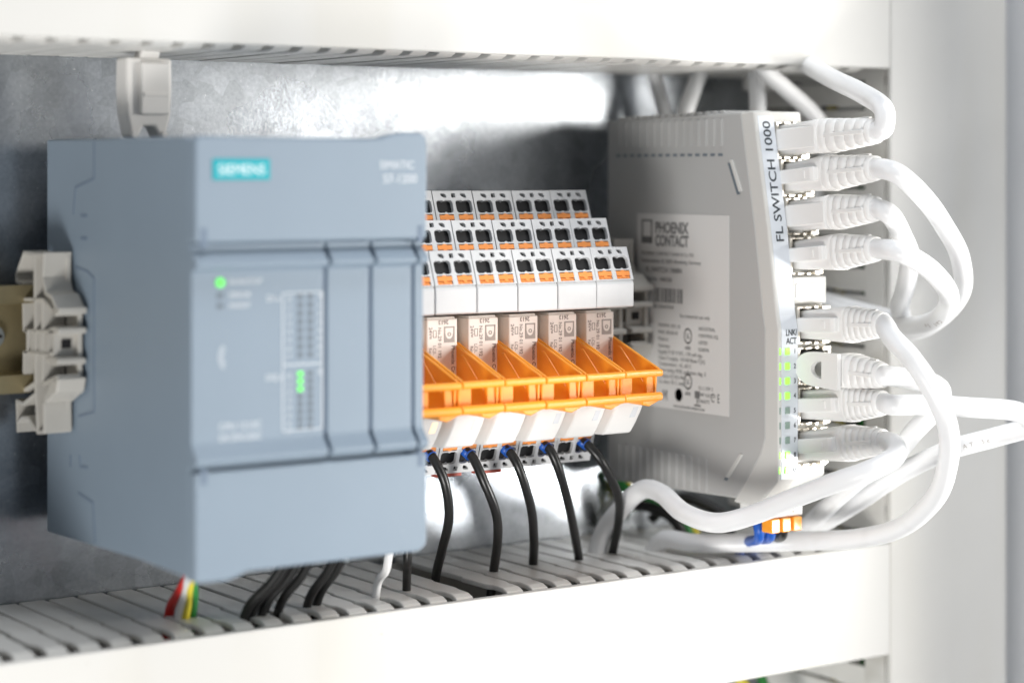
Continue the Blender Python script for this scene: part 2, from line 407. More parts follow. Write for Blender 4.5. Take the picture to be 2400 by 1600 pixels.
# ------------------------------------------------------------------ end clamps
def end_clamp(label):
    t = empty('end_clamp', (0, 72, 49), label=label, cat='end clamp', group='grey end clamps on the rail')
    def L(pts): return [(y-72, z-49) for y, z in pts]
    W = 7.4
    body = MB()
    for pts, th, x0 in (
        ([(73, 71.2), (72.5, 47.3), (72.5, 39.2), (70.9, 27.6)], 1.0, 0), ([(80.2, 60.0), (67.5, 60.5), (59.3, 57.2)], 0.9, 0),
        ([(67.9, 60.3), (67.9, 39.2)], .9, 0), ([(79.4, 52.1), (60.5, 53.0)], 0.9, 0), ([(79.4, 46.7), (61.8, 47.5)], .9, 0)):
        body.ribbon(L(pts), th, x0, W-1.2)
    body.box(6.0, 7.2, 80.2-72, 59.5-72, 37.5-49, 60-49).box(6.0, 7.2, 73-72, 66.5-72, 27.6-49, 71.4-49)
    body.build('body', M['clamp'], t, bevel=0.2)
    MB().ribbon(L([(80.8, 64.3), (80.0, 52.3), (77.6, 51.9), (77.6, 47.0), (80.0, 46.5), (80.2, 36.9), (72.5, 39.5)]), .9, 0, 6).build('rear_wall', M['clamp'], t, bevel=0.15)
    MB().ribbon(L([(72.5, 71.5), (79.8, 71.8), (85.0, 66.1), (85.0, 64.4), (81.9, 63.8)]), 1.0, 0, 6).build('upper_hook', M['clamp'], t, bevel=0.2)
    MB().ribbon(L([(72.5, 71.5), (67.1, 71.7), (67.9, 66.1), (65.9, 62.2), (62.2, 61.4), (58.5, 58.0)]), 1.1, 0, W).build('upper_shoulder', M['clamp'], t, bevel=0.25)
    MB().prism(L([(57.2, 59.0), (57.2, 57.4), (61, 57.0), (61, 58.8)]), 0, W).build('ledge', M['clamp'], t, bevel=0.3)
    MB().prism(L([(57.4, 53.9), (57.4, 52.5), (61.5, 52.2), (64, 52.6), (64, 53.6), (61, 54.3)]), 0, W).build('ledge', M['clamp'], t, bevel=0.3)
    MB().prism(L([(57.8, 46.4), (57.8, 45.0), (61, 44.6), (65, 45.3), (66, 46.6), (61, 46.9)]), 0, W).build('ledge', M['clamp'], t, bevel=0.3)
    MB().box(0.3, 6.8, 61-72, 61.8-72, 47-49, 52.4-49).build('front_web', M['clamp'], t)
    MB().box(2.2, 4.6, 60.6-72, 61.2-72, 48.8-49, 50.9-49).build('slot', M['black'], t)
    for dy in (64.2, 66.0, 69.7, 74.6):
        MB().box(0, 6, dy-.35-72, dy+.35-72, 46.9-49, 52.2-49).build('rib', M['clamp'], t)
    MB().prism(L([(57.6, 41.6), (58.8, 38.2), (66.2, 34.9), (66.8, 36.2), (63, 40.2), (60, 41.9)]), 0, W).build('lower_jaw', M['clamp'], t, bevel=0.3)
    MB().ribbon(L([(67.9, 39.5), (58.5, 42.0)]), .9, 0, 6).build('jaw_web', M['clamp'], t)
    MB().ribbon(L([(84.8, 34.2), (84.1, 26.0)]), 1.0, 0, 6).ribbon(L([(84.8, 34.0), (80.2, 33.6), (72.7, 36.6)]), 1.0, 0, 6).build('lower_hook', M['clamp'], t, bevel=0.2)
    MB().ribbon(L([(84.1, 28.6), (81.1, 30.0), (76.8, 30.3), (73.5, 28.6), (70.9, 27.3), (66.9, 27.9), (67.1, 35.1)]), 1.0, 0, W).build('foot', M['clamp'], t, bevel=0.25)
    return t
c1 = end_clamp('grey plastic end clamp at the left end, against the blue-grey controller')
c1.location.x = -8.2*S
c2 = end_clamp('grey plastic end clamp between the relay row and the network switch')
c2.location.x = 160*S
c3 = end_clamp('grey plastic end clamp tucked directly beside the network switch housing')
c3.location.x = 171*S; c3.location.y = 74*S

# ================================================================== CONTROLLER
def controller():
    t = empty('controller', (31, 0, 0), label='blue-grey programmable controller with hinged doors and green status lamps', cat='controller')
    t.location = (0, 0, 0)
    prof = [(84.5, 100.4), (5, 100.2), (2.6, 99), (2.6, 1.2), (5, 0.5), (29.3, 1.0), (84.5, -0.1)]
    MB().prism(prof, 0, 62.0).build('housing', M['plc'], t, bevel=0.5, seg=3)
    up = [(0.1, 76.2), (61.9, 76.2), (62.0, 98.6), (61.6, 100.8), (60.3, 101.6), (55, 101.6), (51.5, 101.1), (48.6, 100.2), (46.5, 100.0), (1.2, 100.4), (0.1, 99.6)]
    MB().prism(up, 0.0, 3.4, 'Y').build('upper_door', M['plc'], t, bevel=0.7, seg=4)
    lo = [(0.1, 24.7), (0.1, 0.4), (0.7, -0.4), (8.5, -0.5), (11, 0.2), (13.5, 1.1), (59.5, 1.1), (61.4, 2.0), (61.9, 3.6), (61.9, 24.7)]
    MB().prism(lo, 0.0, 5.2, 'Y').build('lower_door', M['plc'], t, bevel=0.7, seg=4)
    fp = [(6, 75.9), (2.1, 75.9), (2.1, 74.4), (1.5, 74.0), (-0.7, 71.9), (-1.0, 71.3), (-0.8, 70.6), (1.5, 69.7), (1.7, 69.4), (1.7, 31.0), (1.4, 30.2), (-0.7, 27.9), (-1.0, 27.3), (-0.8, 26.6), (0.2, 25.7), (1.6, 25.3), (6, 25.1)]
    for a, b_ in ((0.08, 34.2), (35.3, 46.5), (47.6, 58.5), (59.4, 61.92)):
        MB().prism(fp, a, b_).build('front_panel', M['plc'], t, bevel=0.35, seg=3)
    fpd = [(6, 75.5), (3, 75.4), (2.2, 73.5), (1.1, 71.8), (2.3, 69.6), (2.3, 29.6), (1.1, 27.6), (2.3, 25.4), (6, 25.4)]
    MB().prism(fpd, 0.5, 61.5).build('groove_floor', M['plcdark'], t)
    for x, z0, z1 in ((2.4, 75.0, 79.6), (60.0, 75.4, 79.4), (2.4, 21.8, 25.6), (60.0, 21.6, 25.4)):
        MB().box(x-.75, x+.75, -0.12, 1, z0, z1).build('hinge_slot', M['plcdark'], t, bevel=0.1)
    MB().cyl((30.2, 0.4, 71.4), (30.2, -0.15, 71.4), 1.1, 1.0, 20).build('dimple', M['plc'], t, bevel=0.1)
    # marks on the visible side
    for pts in ([(54.8, 99.8), (54.8, 90.6), (66.2, 88.3), (67.5, 81.5)], [(66.2, 68.5), (59.1, 67.7), (54.8, 66.1), (54.8, 33.4), (64.3, 31.4)],
                [(63.6, 21.8), (63.0, 19.0), (58.6, 19.3)], [(64.3, 12.4), (55.5, 11.0), (54.2, 1.5)]):
        MB().ribbon(pts, 0.55, -0.12, 0.3).build('side_seam', M['plcdark'], t)
    for a, b_, c_, d in ((59.1, 62.8, 81.0, 81.8), (59.1, 62.8, 75.4, 76.2), (68.9, 69.6, 18.4, 21.2)):
        MB().box(-0.12, 0.3, a, b_, c_, d).build('side_slot', M['plcdark'], t)
    # badge and printing
    badge = MB().box(4.5, 19.1, -0.22, 0.3, 90.4, 95.2).build('badge', M['teal'], t, bevel=0.1)
    lettering([('SIEMENS', 3.25, (11.8, -0.26, 91.65), 'CENTER', 0.0)], M['tealt'], badge)
    lettering([('SIMATIC', 2.6, (58.2, -0.05, 93.0), 'RIGHT'), ('S7-1200', 2.9, (59.0, -0.05, 89.6), 'RIGHT')], M['print'], t)
    Y = 1.64
    lettering([('RUN/STOP', 1.75, (9.6, Y, 66.6)), ('ERROR', 1.75, (9.6, Y, 63.6)), ('MAINT', 1.75, (9.6, Y, 61.2)),
               ('CPU 1212C', 2.2, (7.0, Y, 33.6)), ('DC/DC/DC', 2.2, (7.0, Y, 31.0)), ('DI a', 2.0, (19.2, Y, 62.4)), ('DQ a', 2.0, (19.0, Y, 44.2)),
               ('.0', 1.7, (32.6, Y, 62.9)), ('.0', 1.7, (32.4, Y, 45.0))], M['print'], t)
    nums = []
    for i in range(8):
        nums += [('.%d' % i, 1.6, (24.4, Y, 62.4-i*1.93)), ('.%d' % i, 1.6, (24.4, Y, 44.4-i*1.83+0.0))]
        if i: nums += [('.%d' % i, 1.35, (32.4, Y, 62.6-i*1.93))]
    lettering(nums, M['print'], t)
    b = MB()
    for x0, x1, z0, z1 in ((23.3, 23.55, 32.2, 64.2), (34.0-.3, 34.0, 32.2, 64.2), (23.3, 34, 47.4, 47.65), (23.3, 34.0, 32.2, 32.4), (23.3, 34, 64.1, 64.3)):
        b.box(x0, x1, Y-.04, Y+.1, z0, z1)
    b.build('printed_frame', M['print'], t)
    b = MB()
    for r, w_ in ((2.6, .32), (1.7, .32)):
        for k in range(14):
            a = R(115+130*k/14); a2 = R(115+130*(k+1)/14)
            q = [(9.0+rr*math.cos(aa)*.7, 50.2+rr*math.sin(aa)) for rr, aa in ((r, a), (r+w_, a), (r+w_, a2), (r, a2))]
            b.prism(q, Y-.04, Y+.1, 'Y')
    b.build('printed_symbol', M['print'], t)
    MB().cyl((7.3, Y+.3, 67.1), (7.3, Y-.25, 67.1), 1.1, 1.0, 24).build('status_lamp', M['green'], t, label='large round green lit lamp')
    for z in (64.1, 61.7): MB().box(6.6, 8.0, Y-.1, Y+.3, z-.5, z+.6).build('status_lamp', M['ledoff'], t)
    leds = []
    for col, x in enumerate((28.0, 30.7)):
        for i in range(16):
            z = 63.2-i*1.93 if i < 8 else 45.3-(i-8)*1.75
            lit = col == 0 and i in (8, 9, 10)
            MB().box(x-.62, x+.62, Y-.1, Y+.3, z-.55, z+.55).build('channel_lamp', M['green'] if lit else M['ledoff'], t, **({'label': 'green lit channel lamp'} if lit else {}))
    return t
controller()

# ================================================================== RELAY MODULES
W = 12.72
def hole_big(x0, x1, y0, y1):
    w_ = x1-x0; h = y1-y0; r = .85
    pts = []
    for cx, cy, a0 in ((x1-r, y0+r, -90), (x1-r, y1-r, 0)):
        for i in range(4): a = R(a0+30*i); pts.append((cx+r*math.cos(a), cy+r*math.sin(a)))
    pts += [(x0+w_*.58, y1), (x0+w_*.47, y1-.34), (x0+w_*.38, y1)]
    for cx, cy, a0 in ((x0+r, y1-r, 90), (x0+r, y0+r, 180)):
        for i in range(4): a = R(a0+30*i); pts.append((cx+r*math.cos(a), cy+r*math.sin(a)))
    pts += [(x0+w_*.40, y0), (x0+w_*.5, y0+.30), (x0+w_*.6, y0)]
    return pts
def leaf(x, y):
    return [(x-.95, y+.62), (x+.3, y+.62), (x+.78, y+.35), (x+.95, y-.1), (x+.9, y-.72), (x+.3, y-.62), (x-.45, y-.3), (x-.85, y+.15)]
H = 9.4
holes = [hole_big(.7, 5.9, 3.1, 6.75), hole_big(6.9, 12.1, 3.1, 6.75), leaf(3.35, 8.05), leaf(9.75, 8.05),
         rounded(5.95, 7.25, 7.45, 8.75, .15, 2), rounded(.95, 5.65, .25, 2.75, .15, 2), rounded(7.15, 11.85, .25, 2.75, .15, 2)]
plate_v, plate_f = flat_curve([[(0, 0), (W, 0), (W, H), (0, H)]]+holes, 1.15)
plate_me = MB().add(plate_v, plate_f).mesh('terminal_face', M['mod'])
back_me = MB().box(.05, W-.05, .05, H-.05, -1.7, -1.17).mesh('cavity_shade', M['black'])  # near-black slab paints in the shade deep inside the openings
def button_mesh():
    b = MB()
    b.prism([(-2.25, 1.25), (-2.25, 2.45), (-.75, 2.45), (-.35, 2.75), (.35, 2.75), (.75, 2.45), (2.25, 2.45), (2.25, 1.25)], -1.16, .05, 'Z')
    b.prism([(-2.25, .3), (2.25, .3), (2.25, 1.12), (-2.25, 1.12)], -1.16, -.25, 'Z')
    b.cyl((0, 1.15, -1), (0, 1.15, .02), .62, .55, 14)
    b.box(-1.6, -1.2, .3, .7, -.5, -.1).box(1.2, 1.6, .3, .7, -.5, -.1)
    return b.mesh('release_button', M['orangeb'])
btn_me = button_mesh()
def house_mesh():
    o = 1.75
    prof = [(84, 86.6), (52.2+o, 86.6), (49.1+o, 78.9), (42.6+o, 78.9), (39.6+o, 71.4), (33.3+o, 71.4), (31.2+o, 65.2), (30.4, 62.45), (30.0, 61.6), (30, 55.6), (30.3, 55.2), (38.0, 54.6),
            (44, 54.4), (60, 54.0), (60, 36), (46, 35), (45.6, 24.2), (47.4+o, 21.0), (50.6+o, 10.8), (84, 10.8)]
    return MB().prism(prof, 0, W).mesh('housing', M['mod'])
house_me = house_mesh()
def relay_mesh():
    b = MB().box(2.6, 12.2, 38.4, 60.5, 34, 53.4).box(3.0, 11.8, 38.9, 60, 53.3, 53.95)
    return b.mesh('plug_in_relay', M['beige'])
relay_me = relay_mesh()
def relay_print():
    b = MB(); D = (0, 0, -1); Rt = (1, 0, 0); y = 38.36
    for txt, sz, x, z, bold in (('No.29 01 192', 1.45, 6.15, 51.3, .02), ('Phoenix Contact', 1.55, 10.35, 46.4, .03), ('24V=', 1.45, 3.3, 51.4, .02), ('LCJL', 1.3, 4.6, 46.6, 0), ('Relay', 1.2, 3.3, 46.0, 0)):
        vs, fs = text_geo(txt, sz, 'LEFT', 1.0, .04, bold); b.add(vs, fs, frame((x, y, z), D, Rt))
    vs, fs = text_geo('2613', 1.6, 'LEFT', 1.0, .04, .03); b.add(vs, fs, frame((9.4, y, 53.1), (-1, 0, 0), (0, 0, -1)))
    for x0, x1, z0, z1 in ((4.6, 5.6, 48.6, 48.75), (4.6, 5.6, 50.4, 50.55), (4.6, 4.72, 48.6, 50.5), (5.5, 5.62, 48.6, 50.5)):
        b.box(x0, x1, y-.03, y+.1, z0, z1)
    b.cyl((8.6, y+.1, 39.4), (8.6, y-.03, 39.4), .5, .5, 14)
    return b.mesh('lettering', M['beigeprint'])
relay_pr = relay_print()
def relay_logo():
    y = 38.34; b = MB()
    x0, x1, z0, z1 = 8.0, 11.3, 47.2, 51.4
    for q in ((x0, x1, z1-.38, z1), (x0, x0+.38, z0, z1), (x1-.38, x1, z0, z1)): b.box(q[0], q[1], y-.02, y+.1, q[2], q[3])
    cx, cz = 9.65, 49.35
    outer = [(x0+.38, z0), (x1-.38, z0), (x1-.38, cz+.1), (cx+1.15, cz+.1)]+[(cx+1.15*math.cos(R(a)), cz+1.25*math.sin(R(a))) for a in range(0, -181, -20)]+[(cx-1.15, cz+.1), (x0+.38, cz+.1)]
    vs, fs = flat_curve([outer], .1); b.add(vs, fs, frame((0, y-.02, 0), (1, 0, 0), (0, 0, 1)))
    ring = [[(cx+r*math.cos(R(a)), cz+r*math.sin(R(a))) for a in range(0, 360, 20)] for r in (.55, .3)]
    vs, fs = flat_curve(ring, .1); b.add(vs, fs, frame((0, y-.02, 0), (1, 0, 0), (0, 0, 1)))
    return b.mesh('printed_mark', M['logog'])
logo_me = relay_logo()
def lever_side(x0, x1):
    b = MB()
    outer = [(42.5, 47.4), (40.0, 47.0), (18.4, 39.2), (19.6, 37.2), (20.0, 32), (22, 30.2), (34, 27.5), (43, 33)]
    b.prism(outer, x0, x1)
    return b
def lever_meshes():
    out = []
    out.append(('side_plate', lever_side(.12, .95).mesh('side_plate', M['orange'])))
    out.append(('side_plate', lever_side(11.85, 12.75).mesh('side_plate', M['orange'])))
    rnd = rounded(-1.15, 1.15, -.95, .95, .75, 4)
    out.append(('cross_bar', MB().prism([(18.3+a, 38.0+b_) for a, b_ in rnd], .1, 12.85).mesh('cross_bar', M['orange'])))
    rnd = rounded(-1.2, 1.2, -1.15, 1.15, 1.0, 5)
    out.append(('cross_bar', MB().prism([(18.4+a, 31.6+b_) for a, b_ in rnd], .1, 12.85).mesh('cross_bar', M['orange'])))
    out.append(('post', MB().box(.3, 4.6, 20.2, 21.8, 31, 38).mesh('post', M['orange'])))
    out.append(('post', MB().box(9.3, 12.7, 20.2, 21.8, 31, 38).mesh('post', M['orange'])))
    out.append(('thumb_tab', MB().prism([(6.0, 31.2), (7.0, 29.5), (9.2, 29.0), (12.7, 30.4), (12.7, 31.3)], 18.6, 26, 'Y').mesh('thumb_tab', M['orange'])))
    b = MB().box(1.0, 11.8, 35.6, 36.8, 26, 36.5)
    b.prism([(36, 44.0), (34.6, 44.0), (22, 33), (24, 33)], 11.5, 11.86).prism([(36, 44.0), (34.6, 44.0), (22, 33), (24, 33)], .94, 1.3)
    out.append(('back_web', b.mesh('back_web', M['orange'])))
    return out
lev = lever_meshes()
cover_me = MB().prism([(24.9, 30.4), (25.6, 28.6), (27.0, 26.2), (28.8, 23.6), (30.9, 21.0), (31.6, 20.4), (45, 19.8), (45, 30.4)], 3.0, 12.7).mesh('status_cover', M['white'])
def cover_slab(y0, y1, x0, x1, dz, m, name):
    # small window following the curved cover front
    b = MB().prism([(25.9-.12+dz, 28.2), (27.1-.12+dz, 26.1), (27.7-.12+dz, 25.2), (28.6, 25.2), (26.9, 28.2)], x0, x1)
    return b.mesh(name, m)
win_on = cover_slab(0, 0, 9.3, 11.2, 0, M['amber'], 'indicator_window')
win_off = cover_slab(0, 0, 9.3, 11.2, 0, M['clear'], 'indicator_window')
red_me = MB().box(.6, 8.3, 50.3, 53.5, 9.9, 10.7).mesh('red_foot', M['red'])

labels = ['grey relay module mostly hidden behind the blue-grey controller, first of the row',
          'grey relay module second from the left, directly beside the controller, lit indicator window',
          'grey relay module third from the left, its indicator window lit',
          'grey relay module fourth from the left, first one with an unlit window',
          'grey relay module next to last at the right end of the row',
          'grey relay module at the right end of the row, orange lever ending free']
def place(me, t, mtx=None, bevel=0.0, **k):
    o = link(me.name.split('.')[0], me, t, bevel, **k)
    if mtx is not None:
        mm = mtx.copy(); mm.translation = mm.translation*S; o.matrix_local = mm
    return o
for i in range(6):
    X0 = 148.5-13.0*(6-i)+.14
    t = empty('relay_module', (X0, random.uniform(-.18, .18), random.uniform(-.12, .12)), label=labels[i], cat='relay module', group='relay modules in a row')
    place(house_me, t, bevel=.25)
    for (yt, zt, yb, zb) in ((52.3, 87.05, 49.2, 78.3), (42.7, 79.3, 39.7, 70.6), (33.3, 71.55, 30.05, 62.55)):
        ya = Vector((0, yt-yb, zt-zb)); m4 = frame((0, yt, zt), (1, 0, 0), ya) @ Matrix.Translation((0, -H, 0))
        f = place(plate_me, t, m4); place(back_me, t, m4)
        for bx in (3.3, 9.5): place(btn_me, t, m4 @ Matrix.Translation((bx, 0, 0)))
    ya = Vector((0, 50.4-47.2, 10.9-20.9)); m4 = frame((W, 47.5, 19.7), (-1, 0, 0), ya)
    place(plate_me, t, m4); place(back_me, t, m4)
    for bx in (3.3, 9.5): place(btn_me, t, m4 @ Matrix.Translation((bx, 0, 0)))
    rl = place(relay_me, t, bevel=.35); place(relay_pr, rl); place(logo_me, rl)
    for nm, me in lev: place(me, t, bevel=.28)
    cv = place(cover_me, t, bevel=.6, seg=3)
    place(win_on if i < 3 else win_off, cv, bevel=.1, **({'label': 'indicator window glowing warm white'} if i < 3 else {}))
    if i in (1, 2, 3): place(red_me, t)

# ------------------------------------------------------------------ black wires
paths = [[(93.0, 50.5, 17.8), (93.8, 47, 15.6), (96.1, 45, 9.2), (99.7, 48.5, -0.8), (102.9, 57.0, -11.3), (104.2, 62.0, -19.2), (104.8, 64, -30)],
 [(105.0, 50.5, 17.4), (106.0, 46.6, 15.2), (108.1, 44.0, 8.5), (113.0, 45.6, -0.3), (118.0, 52.0, -8.6), (122.4, 60.5, -19.4), (123.3, 64, -30)],
 [(117.9, 50.5, 17.2), (118.8, 46.6, 15.0), (121.0, 45.0, 9.6), (126.4, 48.0, -0.6), (133.0, 56.0, -10.6), (137.0, 62.0, -18.8), (138.2, 65, -30)],
 [(130.9, 50.5, 17.2), (131.8, 46.6, 15.2), (134.4, 46.0, 9.6), (141.0, 50.0, -2.1), (149.2, 58.0, -13.6), (153.2, 62.0, -20.6), (154.5, 64, -32)],
 [(144.2, 50.5, 17.2), (145.4, 46.6, 15.2), (149.3, 45.0, 9.8), (158.1, 50.0, 0.0), (164.5, 58.0, -9.0), (166.8, 64.0, -19.7), (167.0, 67, -31)]]
wl = ['black wire nearest the blue-grey controller, from the relay row down into the duct', 'black wire second from the controller, blue sleeve at its top, bowing right into the duct',
      'middle of the five black wires between the relay row and the duct', 'nearly straight black wire, fourth from the controller, entering the duct',
      'black wire under the right end of the relay row, bending right and back']
for P, l in zip(paths, wl):
    w_ = MB().tube(P, 1.28, 14, 8).build('black_wire', M['wire'], label=l, cat='wire', group='black wires from the relay modules')
    a, b_ = Vector(P[0]), Vector(P[1]); d = (b_-a).normalized()
    MB().cyl(a, b_-d*1.1, 1.45, 1.55, 18).cyl(b_-d*1.2, b_-d*.8, 1.65, 1.6, 18).build('blue_sleeve', M['blue'], w_)

for P, r, m, l in (([(83.4, 43, 5), (84.4, 45.0, -8.8), (85.5, 47.0, -12.6), (87.2, 50.0, -18), (87.6, 51, -30)], 1.15, 'wire', 'short black wire stub just right of the white one, under the controller corner'),
               ([(77, 38, 6), (75.6, 40.0, -7.0), (76.4, 43.0, -11.9), (76.2, 47.0, -16.4), (75.6, 48, -30)], 1.1, 'whitew', 'thin white wire under the lower right of the controller')):
    MB().tube(P, r, 12, 6).build('wire', M[m], label=l, cat='wire')
bl = ['leftmost black wire of the bundle under the controller', 'second black wire of the bundle under the controller', 'third black wire of the bundle under the controller',
      'fourth black wire of the bundle under the controller', 'rightmost black wire of the wide bundle under the controller',
      'left black wire of the pair right of the bundle', 'right black wire of the pair right of the bundle']
for k, (x, y, dx) in enumerate(((41.5, 30, -5.5), (43.6, 31, -5), (45.4, 30, -4.5), (47.2, 33, -4), (49.4, 31, -3.4), (57.0, 32, -2.2), (60.2, 33, -2.0))):
    MB().tube([(x, y, 8), (x-.2, y+1, -1), (x+dx*.35, y+6, -9), (x+dx*1.0, y+13, -17), (x+dx*1.3, y+16, -28)], 1.15, 12, 6).build('black_wire', M['wire'], label=bl[k], cat='wire', group='black wires under the controller')
MB().tube([(57.8, 30.5, 4), (58.0, 31, -2), (58.2, 32.5, -6.0)], 0.8, 10, 4).build('wire_ferrule', M['steel'], label='short bright ferrule among the wires right of the bundle', cat='ferrule')
RED = [(15.5, 28, 6), (17.0, 37, -5), (19.6, 48, -12), (21.3, 56.5, -17.6), (21.6, 60, -27)]
WHI = [(15.5, 29, 6), (16.6, 36, -5), (20.0, 45.5, -12), (21.6, 51.8, -18), (22.0, 55, -27)]
YEL = [(16.5, 30, 6), (17.6, 37, -6), (21.3, 46, -13), (22.9, 51, -18.4), (23.3, 54, -27)]
GRE = [(17.6, 31, 6), (18.4, 37.6, -6), (22.6, 46, -13), (25.2, 52.1, -18.4), (25.6, 55, -27)]
for m, P, r, l in (('redw', RED, 1.25, 'red wire fanning left under the lower left corner of the controller'),
                   ('whitew', WHI, 1.1, 'white wire between the red and the yellow wire under the controller'),
                   ('yellow', YEL, 1.1, 'yellow wire under the lower left corner of the controller'),
                   ('greenw', GRE, 1.2, 'green wire, rightmost of the four coloured wires under the controller')):
    MB().tube(P, r, 12, 6).build('coloured_wire', M[m], label=l, cat='wire', group='coloured wires under the controller')

# ------------------------------------------------------------------ clip above the controller
t = empty('latch_clip', (16.5, 60, 100), label='beige plastic latch clip hanging from the upper duct, above the controller', cat='clip')
bodyp = [(-6.2, 20.8), (6.2, 20.8), (6.3, 13), (6.0, 6.5), (4.6, 1.2), (3.0, 0.6), (1.6, 3.6), (-1.6, 3.6), (-3.2, 0.4), (-4.8, 1.0), (-6.0, 6.5), (-6.4, 13)]
MB().prism(bodyp, -1.5, 5, 'Y').build('body', M['clip'], t, bevel=.7, seg=3)
MB().box(-3.0, 5.0, -3.2, -1.4, 6.5, 19.6).build('front_pad', M['clip'], t, bevel=.5)
MB().box(-2.4, 4.4, -3.6, -3.1, 11, 12).build('ridge', M['clip'], t, bevel=.15)
MB().prism([(-2.6, 20.3), (2.8, 20.3), (3.4, 23.2), (-1.6, 23.6)], -1, 3, 'Y').build('neck', M['clip'], t, bevel=.4)
for x in (-4.2, 4.0): MB().cyl((x, -2.2, 1.6), (x, -1.3, 1.6), .75, .8, 14).build('pin', M['white'], t)

# ================================================================== NETWORK SWITCH
def Fy(z):
    P = [(-3, 27.4), (0.2, 25.0), (13.6, 14.5), (18.5, 12.6), (48.6, 12.6), (52.6, 13.5), (76.7, 17.0), (109.0, 23.0)]
    for (z0, y0), (z1, y1) in zip(P, P[1:]):
        if z <= z1: return y0+(y1-y0)*(z-z0)/(z1-z0)
    return P[-1][1]
def By(z):
    P = [(-2, 17.0), (7, 7.7), (12, 7.3), (48.6, 7.3), (52.6, 8.2), (76.7, 11.7), (109.0, 17.7)]
    for (z0, y0), (z1, y1) in zip(P, P[1:]):
        if z <= z1: return y0+(y1-y0)*(z-z0)/(z1-z0)
    return P[-1][1]
sw = empty('network_switch', (181, 0, 0), label='light grey network switch with eight ports, patch cables plugged in', cat='network switch')
zs = [109.0, 76.7, 52.6, 48.6, 18.5, 13.6, 0.2]
MB().prism([(85, 107.6)]+[(Fy(z)+.0, z) for z in zs]+[(85, -1.5)], 0, 20.0).build('housing', M['sw'], sw, bevel=.5)
MB().prism([(By(z)+.1, z+.3) for z in (109.0, 76.7, 52.6, 48.6, 12, 7, -1.5)]+[(Fy(z)+1.0, z) for z in [-1.0]+zs[::-1]], .15, 7.0).build('front_bezel', M['bezel'], sw, bevel=.7, seg=3)
MB().prism([(By(z)-.05, z) for z in (107.8, 76.7, 52.6, 48.6, 12, 7.5)]+[(By(z)+.4, z) for z in (7.5, 12, 48.6, 52.6, 76.7, 107.8)], 1.15, 7.0).build('front_foil', M['strip'], sw)
MB().prism([(By(z)+2.6, z+.2) for z in (109.0, 76.7, 52.6, 48.6, 12, 7, -1)]+[(Fy(z)-.0, z) for z in zs[::-1]], 7.1, 19.8).build('port_panel', M['bezel'], sw, bevel=.4)
# vents and slots on the side
for k in range(15):
    y = 31+k*3.4
    MB().box(-.45, .6, y, y+1.5, 99.5, 107.3-(y-23)*0.01).build('vent_rib', M['sw'], sw, bevel=.15)
    MB().box(-.06, .4, y, y+2.0, 96.6, 97.4).build('vent_slot', M['ledoff'], sw)
    MB().box(.5, 17, y, y+1.7, 107.0, 109.6-(y-31)*.02).build('top_rib', M['sw'], sw, bevel=.2)
    if k > 1: MB().box(-.45, .6, y, y+1.5, 0.0, 10).build('vent_rib', M['sw'], sw, bevel=.15)
for q in ([(27.9, 95.6), (26.6, 95.6), (22.4, 86.8), (23.8, 86.6)], [(23.4, 13.0), (22.0, 13.0), (28.2, 5.6), (29.6, 5.8)]):
    MB().prism(q, -.35, .4).build('side_latch', M['bezel'], sw, bevel=.15)
    MB().prism([(a+.9, b_-.9) for a, b_ in q], -.08, .3).build('latch_recess', M['ledoff'], sw)
# texts on the front foil
d = Vector((0, Fy(107)-Fy(72), 35)).normalized()
b = MB(); vs, fs = text_geo('FL SWITCH 1000', 3.95, 'LEFT', 1.0, .06, .04)
mw = max(v[0] for v in vs); kx = 34.3/mw
b.add([(5.35-v[1], By(72.6+v[0]*kx*d.z)-.08-v[2]*.6, 72.6+v[0]*kx*d.z) for v in vs], fs)
b.build('lettering', M['ink'], sw)
for j in range(1): pass
b = MB()
for txt, z in (('LNK/', 47.0), ('ACT', 44.7)):
    vs, fs = text_geo(txt, 2.5, 'LEFT', .92, .06, .02); b.add([(v[0]*.80, v[1], v[2]) for v in vs], fs, frame((2.5 if txt == 'LNK/' else 2.7, 7.2, z), *FX))
for j in range(8):
    vs, fs = text_geo(str(j+1), 1.9, 'LEFT', 1, .06, .02); b.add([(v[0]*.8, v[1], v[2]) for v in vs], fs, frame((5.5, 7.2, 42.0-4.08*j), *FX))
vs, fs = text_geo('U', 1.7); b.add(vs, fs, frame((5.3, 7.3, 9.4), *FX))
b.build('lettering', M['ink'], sw)
for j in range(9):
    z = 42.7-4.08*j; yf = By(z)-.05
    on = j in (0, 1, 2, 3, 7, 8)
    MB().box(2.3, 3.9, yf-.3, yf+.6, z-.95, z+.95).build('link_lamp', M['lime'] if on else M['dullgreen'], sw, bevel=.1, **({'label': 'lime green lit lamp'} if on else {}))
    MB().box(.45, .95, yf+.1, yf+1.1, z-.95, z+.95).build('lamp_guide', M['lime'] if on else M['dullgreen'], sw, bevel=.1)
